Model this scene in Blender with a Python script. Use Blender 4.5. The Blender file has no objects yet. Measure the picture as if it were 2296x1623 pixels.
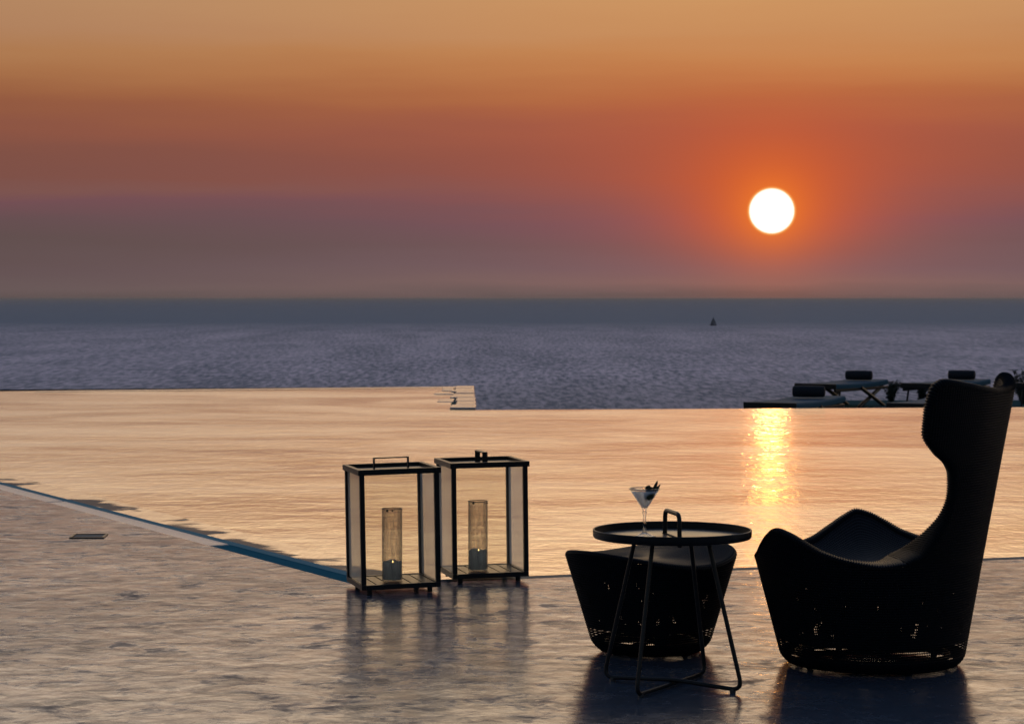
import bpy, bmesh, math, random
import numpy as np
from mathutils import Vector, Matrix, noise as mnoise

random.seed(7); rng = np.random.default_rng(11)
PI = math.pi
sc = bpy.context.scene
COL = sc.collection

# ------------------------------------------------------------------ camera
F_PX = 5080.0            # focal length for a 2296 px wide frame
CAM_H = 1.39
cam = bpy.data.cameras.new('camera'); cam_o = bpy.data.objects.new('camera', cam); COL.objects.link(cam_o)
cam.sensor_width = 36.0; cam.lens = F_PX / 2296 * 36.0
cam.clip_start = 0.1; cam.clip_end = 1.0e6
PITCH = math.atan((811.5 - 669.5) / F_PX)
cam_o.location = (0, 0, CAM_H); cam_o.rotation_euler = (PI / 2 - PITCH, 0, 0)
cam.dof.use_dof = True; cam.dof.focus_distance = 9.5; cam.dof.aperture_fstop = 11
sc.camera = cam_o

# ------------------------------------------------------------------ sun direction
SUN_AZ = (1727 - 1148) / F_PX            # to the right of +Y
SUN_EL = (669.5 - 475) / F_PX
SUN_RAD = 50 / F_PX

# ------------------------------------------------------------------ sky
def lin(c):
    return tuple(((v / 255) / 12.92 if v <= 10.3 else (((v / 255) + 0.055) / 1.055) ** 2.4) for v in c)
W = bpy.data.worlds.new('World'); sc.world = W; W.use_nodes = True
nt = W.node_tree; nt.nodes.clear()
def N(t, **kw):
    n = nt.nodes.new(t)
    for k, v in kw.items(): setattr(n, k, v)
    return n
def M(op, a, b=None, c=None, clamp=False):
    n = nt.nodes.new('ShaderNodeMath'); n.operation = op; n.use_clamp = clamp
    for i, v in enumerate((a, b, c)):
        if v is None: continue
        if isinstance(v, (int, float)): n.inputs[i].default_value = v
        else: nt.links.new(v, n.inputs[i])
    return n.outputs[0]
def MIX(f, a, b, bt='MIX'):
    n = nt.nodes.new('ShaderNodeMix'); n.data_type = 'RGBA'; n.blend_type = bt
    for s, v in ((n.inputs[0], f), (n.inputs[6], a), (n.inputs[7], b)):
        if isinstance(v, (int, float)): s.default_value = v
        elif isinstance(v, tuple): s.default_value = (*v, 1)
        else: nt.links.new(v, s)
    return n.outputs[2]
def RAMP(fac, stops, interp='LINEAR'):
    n = nt.nodes.new('ShaderNodeValToRGB'); r = n.color_ramp; r.interpolation = interp
    while len(r.elements) > 1: r.elements.remove(r.elements[-1])
    r.elements[0].position = stops[0][0]; r.elements[0].color = (*stops[0][1], 1)
    for p, c in stops[1:]:
        e = r.elements.new(p); e.color = (*c, 1)
    nt.links.new(fac, n.inputs[0]); return n.outputs[0]
tc = N('ShaderNodeTexCoord'); sep = N('ShaderNodeSeparateXYZ'); nt.links.new(tc.outputs['Generated'], sep.inputs[0])
elev = M('ARCSINE', sep.outputs[2]); az = M('ARCTAN2', sep.outputs[0], sep.outputs[1])
comb = N('ShaderNodeCombineXYZ'); nt.links.new(M('MULTIPLY', az, 3.0), comb.inputs[0]); nt.links.new(M('MULTIPLY', elev, 34.0), comb.inputs[1])
nz = N('ShaderNodeTexNoise'); nz.inputs['Scale'].default_value = 1.6; nz.inputs['Detail'].default_value = 5; nz.inputs['Roughness'].default_value = .55
nt.links.new(comb.outputs[0], nz.inputs['Vector'])
streak = M('SUBTRACT', nz.outputs[0], 0.5)
e_d = M('ADD', elev, M('MULTIPLY', streak, 0.020))
LOW = 700.0 / F_PX                       # radians covered by the low ramps
t_low = M('DIVIDE', e_d, LOW, clamp=True)
def px(y): return max(0.0, (669.5 - y) / 700.0)
far = [(0, (98,86,84)), (664,(101,87,85)), (640,(107,91,90)), (600,(104,86,86)), (550,(100,82,80)), (500,(105,82,83)), (450,(118,82,87)), (425,(128,88,82)),
       (400,(129,84,74)), (350,(131,84,72)), (300,(144,88,70)), (250,(152,94,67)), (215,(160,102,69)), (170,(172,116,76)), (130,(179,126,84)), (80,(182,134,98)), (0,(186,140,102))]
near = [(0,(104,88,86)), (664,(112,92,90)), (640,(130,100,97)), (600,(122,94,98)), (550,(118,88,92)), (500,(122,84,92)), (460,(132,84,84)), (400,(150,84,74)),
        (350,(157,86,70)), (300,(164,90,70)), (250,(176,100,68)), (215,(184,110,68)), (170,(195,126,76)), (130,(199,134,82)), (80,(201,142,92)), (0,(206,150,98))]
def stops(tab):
    out = [(0.0, lin(tab[0][1]))]
    for y, c in tab[1:]: out.append((px(y), lin(c)))
    return out
c_far = RAMP(t_low, stops(far)); c_near = RAMP(t_low, stops(near))
d_az = M('SUBTRACT', az, SUN_AZ)
d2 = M('MULTIPLY', d_az, d_az)
f_near = M('EXPONENT', M('MULTIPLY', d2, -1 / (0.21 ** 2)))
low = MIX(f_near, c_far, c_near)
# orange glow round the sun, taller upwards than downwards
d_el = M('SUBTRACT', elev, SUN_EL)
up = M('GREATER_THAN', d_el, 0.0)
sy = M('ADD', M('MULTIPLY', up, 0.012), 0.019)
r2 = M('ADD', M('DIVIDE', d2, 0.040 ** 2), M('POWER', M('DIVIDE', d_el, sy), 2.0))
r3 = M('ADD', M('DIVIDE', d2, 0.085 ** 2), M('POWER', M('DIVIDE', M('SUBTRACT', d_el, 0.018), 0.036), 2.0))
low = MIX(M('MULTIPLY', M('EXPONENT', M('MULTIPLY', r3, -1.0)), .50), low, lin((200, 94, 56)))
g1 = M('MULTIPLY', M('EXPONENT', M('MULTIPLY', r2, -1.0)), 0.72)
low = MIX(g1, low, lin((214, 86, 34)))
rr = M('SQRT', M('ADD', d2, M('MULTIPLY', d_el, d_el)))
g2 = M('EXPONENT', M('MULTIPLY', M('MAXIMUM', M('SUBTRACT', rr, SUN_RAD), 0.0), -1 / 0.011))
low = MIX(M('MULTIPLY', g2, 0.60), low, lin((250, 128, 44)))
# higher sky, outside the frame: bright amber veil, then dusky blue overhead
t_hi = M('DIVIDE', elev, math.radians(90), clamp=True)
hi = RAMP(t_hi, [(0, lin((200,148,104))), (7.5/90, (.56,.29,.13)), (9.5/90, (1.28,.80,.42)), (13/90, (2.35,1.58,.80)), (18/90, (2.1,1.50,.86)), (25/90, (.50,.48,.50)), (38/90, (.20,.26,.37)), (1, (.10,.15,.25))])
hi = MIX(1.0, hi, MIX(M('EXPONENT', M('MULTIPLY', d2, -1 / .30 ** 2)), (.80, .86, .98), (1, 1, 1)), 'MULTIPLY')
f_hi = M('SMOOTH_MIN', M('DIVIDE', M('SUBTRACT', elev, 0.131), 0.03, clamp=True), 1.0, 0.0)
skyc = MIX(f_hi, low, hi)
# darker away from the sunset
cosd = M('COSINE', d_az)
dim = M('ADD', 0.12, M('MULTIPLY', M('POWER', M('ADD', M('MULTIPLY', cosd, 0.5), 0.5), 3.0), 0.88))
dimc = RAMP(dim, [(0.12, (.10,.17,.28)), (1.0, (1, 1, 1))])
skyc = MIX(1.0, skyc, dimc, 'MULTIPLY')
# a trace of physical sky
nish = N('ShaderNodeTexSky'); nish.sky_type = 'NISHITA'; nish.sun_disc = False
nish.sun_elevation = SUN_EL; nish.sun_rotation = SUN_AZ
skyc = MIX(1.0, skyc, MIX(M('MULTIPLY', f_hi, 0.02), (0, 0, 0), nish.outputs[0]), 'ADD')
def SSTEP(v, a, b):
    n = nt.nodes.new('ShaderNodeMapRange'); n.interpolation_type = 'SMOOTHSTEP'; nt.links.new(v, n.inputs[0])
    n.inputs[1].default_value = a; n.inputs[2].default_value = b; return n.outputs[0]
skyc = MIX(SSTEP(rr, SUN_RAD * 1.12, SUN_RAD * .99), skyc, (1.0, .42, .10))
skyc = MIX(SSTEP(rr, SUN_RAD * 1.02, SUN_RAD * .96), skyc, (1.5, 1.25, 1.04))
bg = N('ShaderNodeBackground'); out = N('ShaderNodeOutputWorld')
nt.links.new(skyc, bg.inputs[0]); bg.inputs[1].default_value = 1.0
nt.links.new(bg.outputs[0], out.inputs[0])

sun = bpy.data.lights.new('sun', 'SUN'); sun_o = bpy.data.objects.new('sun', sun); COL.objects.link(sun_o)
sun.energy = 0.0095; sun.angle = 1.0 * SUN_RAD; sun.color = (1.0, .36, .05)
sd = Vector((math.sin(SUN_AZ) * math.cos(SUN_EL), math.cos(SUN_AZ) * math.cos(SUN_EL), math.sin(SUN_EL)))
sun_o.rotation_euler = sd.to_track_quat('Z', 'Y').to_euler()

sc.view_settings.view_transform = 'Standard'; sc.view_settings.look = 'None'
sc.view_settings.exposure = 0; sc.view_settings.gamma = 1
sc.render.engine = 'CYCLES'
sc.cycles.max_bounces = 10; sc.cycles.transparent_max_bounces = 24; sc.cycles.transmission_bounces = 8
sc.cycles.sample_clamp_indirect = 6; sc.cycles.sample_clamp_direct = 30

# ------------------------------------------------------------------ material helpers
def mat(name, fn):
    m = bpy.data.materials.new(name); m.use_nodes = True
    global nt
    nt = m.node_tree; nt.nodes.clear()
    o = nt.nodes.new('ShaderNodeOutputMaterial')
    s = fn(); nt.links.new(s, o.inputs[0]); return m
def setin(n, k, v):
    if isinstance(v, (int, float)): n.inputs[k].default_value = v
    elif isinstance(v, tuple): n.inputs[k].default_value = (*v, 1) if len(v) == 3 and n.inputs[k].type == 'RGBA' else v
    else: nt.links.new(v, n.inputs[k])
def PBR(**kw):
    n = nt.nodes.new('ShaderNodeBsdfPrincipled')
    for k, v in kw.items(): setin(n, {'base':'Base Color','rough':'Roughness','metal':'Metallic','ior':'IOR','trans':'Transmission Weight','spec':'Specular IOR Level','normal':'Normal','emit':'Emission Color','emits':'Emission Strength','alpha':'Alpha','sheen':'Sheen Weight','sub':'Subsurface Weight','coat':'Coat Weight','coatr':'Coat Roughness'}[k], v)
    return n.outputs[0]
def COORD(kind='Object', scale=(1,1,1)):
    t = nt.nodes.new('ShaderNodeTexCoord'); m = nt.nodes.new('ShaderNodeMapping')
    nt.links.new(t.outputs[kind], m.inputs[0]); m.inputs['Scale'].default_value = scale
    return m.outputs[0]
def NOISE(vec, scale, detail=4, rough=.5, dist=0.0):
    n = nt.nodes.new('ShaderNodeTexNoise'); nt.links.new(vec, n.inputs['Vector'])
    n.inputs['Scale'].default_value = scale; n.inputs['Detail'].default_value = detail
    n.inputs['Roughness'].default_value = rough; n.inputs['Distortion'].default_value = dist
    return n.outputs[0]
def SMOOTH(v, a, b, lo=0.0, hi=1.0):
    n = nt.nodes.new('ShaderNodeMapRange'); n.interpolation_type = 'SMOOTHSTEP'
    nt.links.new(v, n.inputs[0])
    for i, x in ((1, a), (2, b), (3, lo), (4, hi)): n.inputs[i].default_value = x
    return n.outputs[0]
def BUMP(h, strength, dist=0.01, normal=None):
    n = nt.nodes.new('ShaderNodeBump'); nt.links.new(h, n.inputs['Height'])
    n.inputs['Strength'].default_value = strength; n.inputs['Distance'].default_value = dist
    if normal: nt.links.new(normal, n.inputs['Normal'])
    return n.outputs[0]
def MIXS(f, a, b):
    n = nt.nodes.new('ShaderNodeMixShader')
    setin(n, 0, f); nt.links.new(a, n.inputs[1]); nt.links.new(b, n.inputs[2]); return n.outputs[0]
def SEP(v):
    n = nt.nodes.new('ShaderNodeSeparateXYZ'); nt.links.new(v, n.inputs[0]); return n.outputs

def GLOSS(c, r, n=None):
    g = nt.nodes.new('ShaderNodeBsdfGlossy'); setin(g, 'Color', c); setin(g, 'Roughness', r)
    if n: nt.links.new(n, g.inputs['Normal'])
    return g.outputs[0]
def DIFF(c):
    g = nt.nodes.new('ShaderNodeBsdfDiffuse'); setin(g, 'Color', c); return g.outputs[0]
def f_deck():
    c = COORD('Object')
    big = NOISE(c, 0.7, 4, .5, .3)
    patch = NOISE(c, 3.2, 6, .62, .9)
    patch2 = NOISE(c, 9.0, 6, .6, 1.4)
    fine = NOISE(c, 45, 5, .6)
    st = NOISE(COORD('Object', (6, 13, 1)), 2.2, 6, .65, .8)
    dk = M('MULTIPLY', SMOOTH(M('ADD', M('MULTIPLY', patch, .62), M('MULTIPLY', patch2, .38)), .49, .66), .85)
    mid = SMOOTH(NOISE(COORD('Object', (1, 1.5, 1)), 4.5, 9, .72, 1.2), .42, .62)
    str2 = SMOOTH(NOISE(COORD('Object', (.8, 1.7, 1)), 5.0, 8, .7, .6), .46, .64)
    dk2 = SMOOTH(st, .56, .72)
    col = MIX(SMOOTH(big, .35, .65), (.062,.088,.126), (.082,.108,.150))
    col = MIX(M('MULTIPLY', dk, .80), col, (.022,.036,.052))
    col = MIX(M('MULTIPLY', dk2, .6), col, (.028,.038,.055))
    col = MIX(M('MULTIPLY', mid, .45), col, (.034,.046,.064))
    col = MIX(M('MULTIPLY', SMOOTH(fine, .55, .75), .25), col, (.05,.06,.08))
    rough = M('ADD', M('ADD', M('ADD', .18, M('MULTIPLY', mid, .05)), M('MULTIPLY', dk, .20)), M('MULTIPLY', M('SUBTRACT', patch2, .5), .18))
    k = M('MULTIPLY', M('SUBTRACT', 1.0, M('ADD', M('MULTIPLY', mid, .36), M('MULTIPLY', str2, .30))), SMOOTH(dk, 0, 1, 1.0, .30))
    k = M('MULTIPLY', k, SMOOTH(big, .3, .7, .80, 1.0))
    h = M('ADD', M('ADD', M('MULTIPLY', patch, 1.0), M('MULTIPLY', patch2, .35)), M('ADD', M('MULTIPLY', st, .12), M('MULTIPLY', mid, .10)))
    n = BUMP(h, .09, .012)
    n = BUMP(fine, .09, .003, n)
    df = nt.nodes.new('ShaderNodeBsdfDiffuse'); setin(df, 'Color', col); nt.links.new(n, df.inputs['Normal'])
    fr = nt.nodes.new('ShaderNodeFresnel'); fr.inputs[0].default_value = 1.5; nt.links.new(n, fr.inputs['Normal'])
    return MIXS(M('MULTIPLY', M('MULTIPLY', fr.outputs[0], k), 1.30), df.outputs[0], MIXS(.34, GLOSS((.74, .81, 1.0), rough, n), GLOSS((.74, .81, 1.0), M('MULTIPLY', rough, .40), BUMP(NOISE(COORD('Object', (.6, .5, 1)), 9, 4, .55, .5), 1.0, .009, n))))
M_deck = mat('polished_concrete', f_deck)

def f_pool():
    c = COORD('Object')
    a = NOISE(COORD('Object', (1, 1.3, 1)), 2.6, 3, .55, .4)
    b = NOISE(COORD('Object', (1, 1.6, 1)), 11, 3, .6, .5)
    w = NOISE(c, .35, 2, .5)
    big = NOISE(COORD('Object', (.5, 1.0, 1)), .9, 3, .5)
    m = NOISE(COORD('Object', (1, .26, 1)), 13, 4, .6, .3)
    h = M('ADD', M('ADD', M('MULTIPLY', a, .36), M('MULTIPLY', b, M('ADD', .05, M('MULTIPLY', w, .06)))), M('ADD', M('MULTIPLY', big, .18), M('MULTIPLY', m, .16)))
    nn = BUMP(h, 1.0, .026)
    broad = GLOSS((.95, .96, .96), SMOOTH(NOISE(COORD('Object', (.5, 1, 1)), .55, 4, .6, .6), .3, .7, .165, .245), nn)
    dot = NOISE(COORD('Object', (.52, .17, 1)), 14, 2, .5, .2)
    ns = BUMP(dot, 1.0, .0102, BUMP(M('ADD', big, M('MULTIPLY', a, .15)), 1.0, .010))
    sharp = PBR(base=(.02, .05, .06), rough=.015, ior=2.3, normal=ns)
    return MIXS(.34, broad, sharp)
M_pool = mat('pool_water', f_pool)

def f_sea():
    c = COORD('Object')
    y = SEP(c)[1]
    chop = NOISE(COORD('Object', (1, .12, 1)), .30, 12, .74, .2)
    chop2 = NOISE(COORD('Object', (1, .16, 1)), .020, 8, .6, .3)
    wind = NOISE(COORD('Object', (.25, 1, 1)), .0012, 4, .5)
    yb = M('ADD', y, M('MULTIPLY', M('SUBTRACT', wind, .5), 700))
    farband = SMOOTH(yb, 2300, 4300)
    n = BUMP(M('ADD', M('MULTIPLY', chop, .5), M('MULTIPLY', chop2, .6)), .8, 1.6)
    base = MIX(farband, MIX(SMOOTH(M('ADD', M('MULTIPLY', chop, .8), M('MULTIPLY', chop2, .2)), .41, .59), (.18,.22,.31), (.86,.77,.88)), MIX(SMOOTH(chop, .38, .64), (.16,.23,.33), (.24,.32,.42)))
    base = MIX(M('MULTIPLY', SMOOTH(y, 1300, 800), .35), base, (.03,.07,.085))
    gl = nt.nodes.new('ShaderNodeBsdfGlossy'); setin(gl, 'Roughness', .45); setin(gl, 'Color', (.75,.85,1.0)); nt.links.new(n, gl.inputs['Normal'])
    df = nt.nodes.new('ShaderNodeBsdfDiffuse'); setin(df, 'Color', base); nt.links.new(n, df.inputs['Normal'])
    return MIXS(.06, df.outputs[0], gl.outputs[0])
M_sea = mat('sea_water', f_sea)

def f_hill():
    c = COORD('Object'); n = NOISE(c, .4, 8, .6)
    return PBR(base=MIX(SMOOTH(n, .4, .6), (.08,.07,.05), (.05,.07,.03)), rough=.9, normal=BUMP(n, .6, .5))
M_hill = mat('coastal_scrub', f_hill)

def f_ledge():
    c = COORD('Object'); n = NOISE(COORD('Object', (1.0, 1.0, 1)), 1.35, 3, .5, .9)
    s3 = SEP(c)
    off = M('ADD', M('MULTIPLY', M('ADD', s3[0], .752), .8804), M('MULTIPLY', M('SUBTRACT', s3[1], 10.96), .4743))
    n = M('ADD', n, M('MULTIPLY', M('SUBTRACT', off, .40), .75))
    wet = SMOOTH(M('ADD', n, M('MULTIPLY', M('SUBTRACT', NOISE(COORD('Object', (1, 3, 1)), 5, 5, .6, .5), .5), .16)), .42, .50)
    tile = MIXS(.12, DIFF(MIX(NOISE(c, 30, 4), (.03,.075,.12), (.05,.10,.16))), GLOSS((.9,.95,1), .2))
    film = GLOSS((.82, .84, .86), .20, BUMP(NOISE(COORD('Object', (1, .3, 1)), 9, 4), .5, .01))
    return MIXS(wet, tile, film)
M_ledge = mat('wet_ledge_tile', f_ledge)
def f_teal():
    c = COORD('Object')
    return DIFF(MIX(NOISE(c, 8, 4), (.14,.29,.36), (.20,.36,.42)))
M_teal = mat('teal_tile', f_teal)
def f_grate():
    return PBR(base=MIX(NOISE(COORD('Object'), 6, 4), (.97,.93,.93), (.86,.82,.82)), rough=.30)
M_grate = mat('pale_grate_plastic', f_grate)
def f_grate2():
    return DIFF(MIX(NOISE(COORD('Object'), 6, 4), (.06,.24,.34), (.04,.18,.26)))
M_grate2 = mat('teal_grate_plastic', f_grate2)
M_dark = mat('channel_dark', lambda: PBR(base=(.015,.03,.04), rough=.7))
def f_coping():
    return MIXS(.05, DIFF(MIX(NOISE(COORD('Object'), 9, 5), (.06,.11,.15), (.10,.15,.19))), GLOSS((.9, .95, 1), .3))
M_coping = mat('blue_grey_coping_stone', f_coping)
def f_stone():
    c = COORD('Object')
    return PBR(base=MIX(NOISE(c, 5, 5), (.50,.38,.36), (.66,.52,.48)), rough=.22, ior=1.8, normal=BUMP(NOISE(COORD('Object', (1, 2.5, 1)), 5, 5), .7, .02))
M_stone = mat('wet_pale_stone', f_stone)

def f_metal():
    c = COORD('Object')
    return PBR(base=MIX(NOISE(c, 30, 5), (.007,.008,.010), (.013,.014,.017)), rough=.42, spec=.4, normal=BUMP(NOISE(c, 260, 2), .08, .001))
M_metal = mat('black_powder_coat', f_metal)
def f_traytop():
    c = COORD('Object'); s = SEP(c)
    r = M('SQRT', M('ADD', M('MULTIPLY', s[0], s[0]), M('MULTIPLY', s[1], s[1])))
    ring = M('SINE', M('MULTIPLY', r, 420))
    return PBR(base=MIX(NOISE(c, 22, 6, .6), (.07,.07,.072), (.11,.105,.10)), rough=M('ADD', .26, M('MULTIPLY', NOISE(c, 14, 5), .12)), normal=BUMP(ring, .10, .0006))
M_tray = mat('brushed_tray_surface', f_traytop)
def f_slat():
    c = COORD('Object')
    return PBR(base=MIX(NOISE(COORD('Object', (1, 9, 1)), 12, 5), (.025,.035,.040), (.055,.065,.068)), rough=.35)
M_slat = mat('dark_slat_wood', f_slat)

def f_pane():
    c = COORD('Object')
    lw = nt.nodes.new('ShaderNodeLayerWeight'); lw.inputs[0].default_value = .42
    g = NOISE(COORD('Object', (1, 1, .35)), 9, 6, .65, .6)
    fac = M('ADD', M('MULTIPLY', M('POWER', lw.outputs[1], 1.6), .62), M('MULTIPLY', g, .05), clamp=True)
    tr = nt.nodes.new('ShaderNodeBsdfTransparent'); tr.inputs[0].default_value = (.97,.965,.94,1)
    d = PBR(base=(.8,.8,.8), rough=.28)
    tl = nt.nodes.new('ShaderNodeBsdfTranslucent'); tl.inputs[0].default_value = (.85,.88,.92,1)
    return MIXS(fac, tr.outputs[0], MIXS(.8, d, tl.outputs[0]))
M_pane = mat('dusty_glass_pane', f_pane)
def TRL(c):
    t = nt.nodes.new('ShaderNodeBsdfTranslucent'); t.inputs[0].default_value = (*c, 1); return t.outputs[0]
def f_vase():
    c = COORD('Object')
    lw = nt.nodes.new('ShaderNodeLayerWeight'); lw.inputs[0].default_value = .25
    g = NOISE(COORD('Object', (1, 1, .18)), 70, 5, .65, .6)
    z = SEP(c)[2]
    fac = M('ADD', M('MULTIPLY', lw.outputs[1], .62), M('ADD', .05, M('MULTIPLY', SMOOTH(g, .35, .75), .20)), clamp=True)
    tr = nt.nodes.new('ShaderNodeBsdfTransparent'); tr.inputs[0].default_value = (.96,.95,.93,1)
    d = MIXS(.5, PBR(base=(.20,.20,.21), rough=.15), TRL((.24,.24,.25)))
    return MIXS(fac, tr.outputs[0], d)
M_vase = mat('sooty_hurricane_glass', f_vase)
def f_wax():
    tl = nt.nodes.new('ShaderNodeBsdfTranslucent'); tl.inputs[0].default_value = (.80,.90,1.0,1)
    return MIXS(.72, PBR(base=MIX(NOISE(COORD('Object'), 30, 5), (.72,.76,.78), (.82,.84,.85)), rough=.5), tl.outputs[0])
M_wax = mat('candle_wax', f_wax)
M_wick = mat('wick', lambda: PBR(base=(.01,.01,.01), rough=.9))
M_flame = mat('candle_flame', lambda: PBR(base=(1,.7,.3), emit=(1,.62,.22), emits=5.0))
def f_glass():
    lw = nt.nodes.new('ShaderNodeLayerWeight'); lw.inputs[0].default_value = .30
    tr = nt.nodes.new('ShaderNodeBsdfTransparent'); tr.inputs[0].default_value = (.97,.98,1,1)
    ref = PBR(base=(.98,.99,1), rough=.0, trans=1.0, ior=1.45)
    return MIXS(M('ADD', .42, M('MULTIPLY', M('POWER', lw.outputs[1], 1.2), .58), clamp=True), tr.outputs[0], ref)
M_glass = mat('cocktail_glass', f_glass)
def f_drink():
    t = nt.nodes.new('ShaderNodeBsdfTranslucent'); t.inputs[0].default_value = (.98,1,1,1)
    tr = nt.nodes.new('ShaderNodeBsdfTransparent'); tr.inputs[0].default_value = (.86,.94,1,1)
    return MIXS(.38, MIXS(.8, PBR(base=(.95,.97,1), rough=.15), t.outputs[0]), tr.outputs[0])
M_drink = mat('cloudy_drink', f_drink)
def f_olive():
    return PBR(base=MIX(NOISE(COORD('Object'), 90, 4), (.03,.05,.02), (.06,.08,.04)), rough=.3)
M_olive = mat('olive_skin', f_olive)
M_leaf = mat('garnish_leaf', lambda: PBR(base=(.012,.022,.014), rough=.5))

def f_weave(holes):
    def f():
        c = COORD('Object')
        uv = SEP(COORD('UV'))
        n = NOISE(c, 60, 3)
        base = MIX(n, (.0016,.0028,.0048), (.004,.007,.012))
        s = PBR(base=base, rough=.5, spec=.14)
        if not holes: return s
        fu = M('SUBTRACT', M('FRACT', uv[0]), .5); fv = M('SUBTRACT', M('FRACT', uv[1]), .5)
        dd = M('SQRT', M('ADD', M('MULTIPLY', fu, fu), M('MULTIPLY', fv, fv)))
        z = SEP(c)[2]
        band = M('MULTIPLY', SMOOTH(z, .050, .056), SMOOTH(z, .112, .106))
        gaps = SMOOTH(NOISE(COORD('Object', (1, 1, .1)), 9, 2, .5), .36, .42)
        band = M('MULTIPLY', band, gaps)
        spots = M('MULTIPLY', SMOOTH(NOISE(COORD('Object', (1, 1, .55)), 26, 3, .6), .575, .63), M('MULTIPLY', SMOOTH(z, .13, .15), SMOOTH(z, .36, .30)))
        mask = M('MAXIMUM', band, M('MULTIPLY', spots, .9))
        hole = M('MULTIPLY', M('LESS_THAN', dd, .30), M('GREATER_THAN', mask, .5))
        tr = nt.nodes.new('ShaderNodeBsdfTransparent')
        return MIXS(hole, s, tr.outputs[0])
    return f
M_weave = mat('black_woven_cord_open', f_weave(True))
M_weave2 = mat('black_woven_cord', f_weave(False))
M_plastic = mat('glide_plastic', lambda: PBR(base=(.05,.05,.055), rough=.25))
def f_pad():
    c = COORD('Object')
    return PBR(base=MIX(NOISE(c, 25, 4), (.035,.11,.17), (.05,.14,.21)), rough=.8, spec=.1, normal=BUMP(NOISE(c, 120, 3), .2, .003))
M_pad = mat('slate_blue_sling', f_pad)
M_pillow = mat('navy_bolster', lambda: PBR(base=MIX(NOISE(COORD('Object'), 30, 4), (.008,.010,.018), (.016,.018,.026)), rough=.8))
M_sail = mat('boat_sail', lambda: PBR(base=MIX(NOISE(COORD('Object'), .5, 3), (.10,.13,.16), (.12,.15,.18)), rough=.8))
M_hull = mat('boat_hull', lambda: PBR(base=(.04,.06,.08), rough=.8, spec=.1))
M_needle = mat('shrub_leaf', lambda: PBR(base=MIX(NOISE(COORD('Object'), 12, 3), (.012,.030,.022), (.03,.05,.035)), rough=.6))
M_stem = mat('shrub_stem', lambda: PBR(base=(.03,.025,.02), rough=.8))
def f_terr():
    return DIFF(MIX(NOISE(COORD('Object'), 3, 6), (.04,.09,.10), (.07,.13,.14)))
M_terr = mat('terrace_stone', f_terr)

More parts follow.
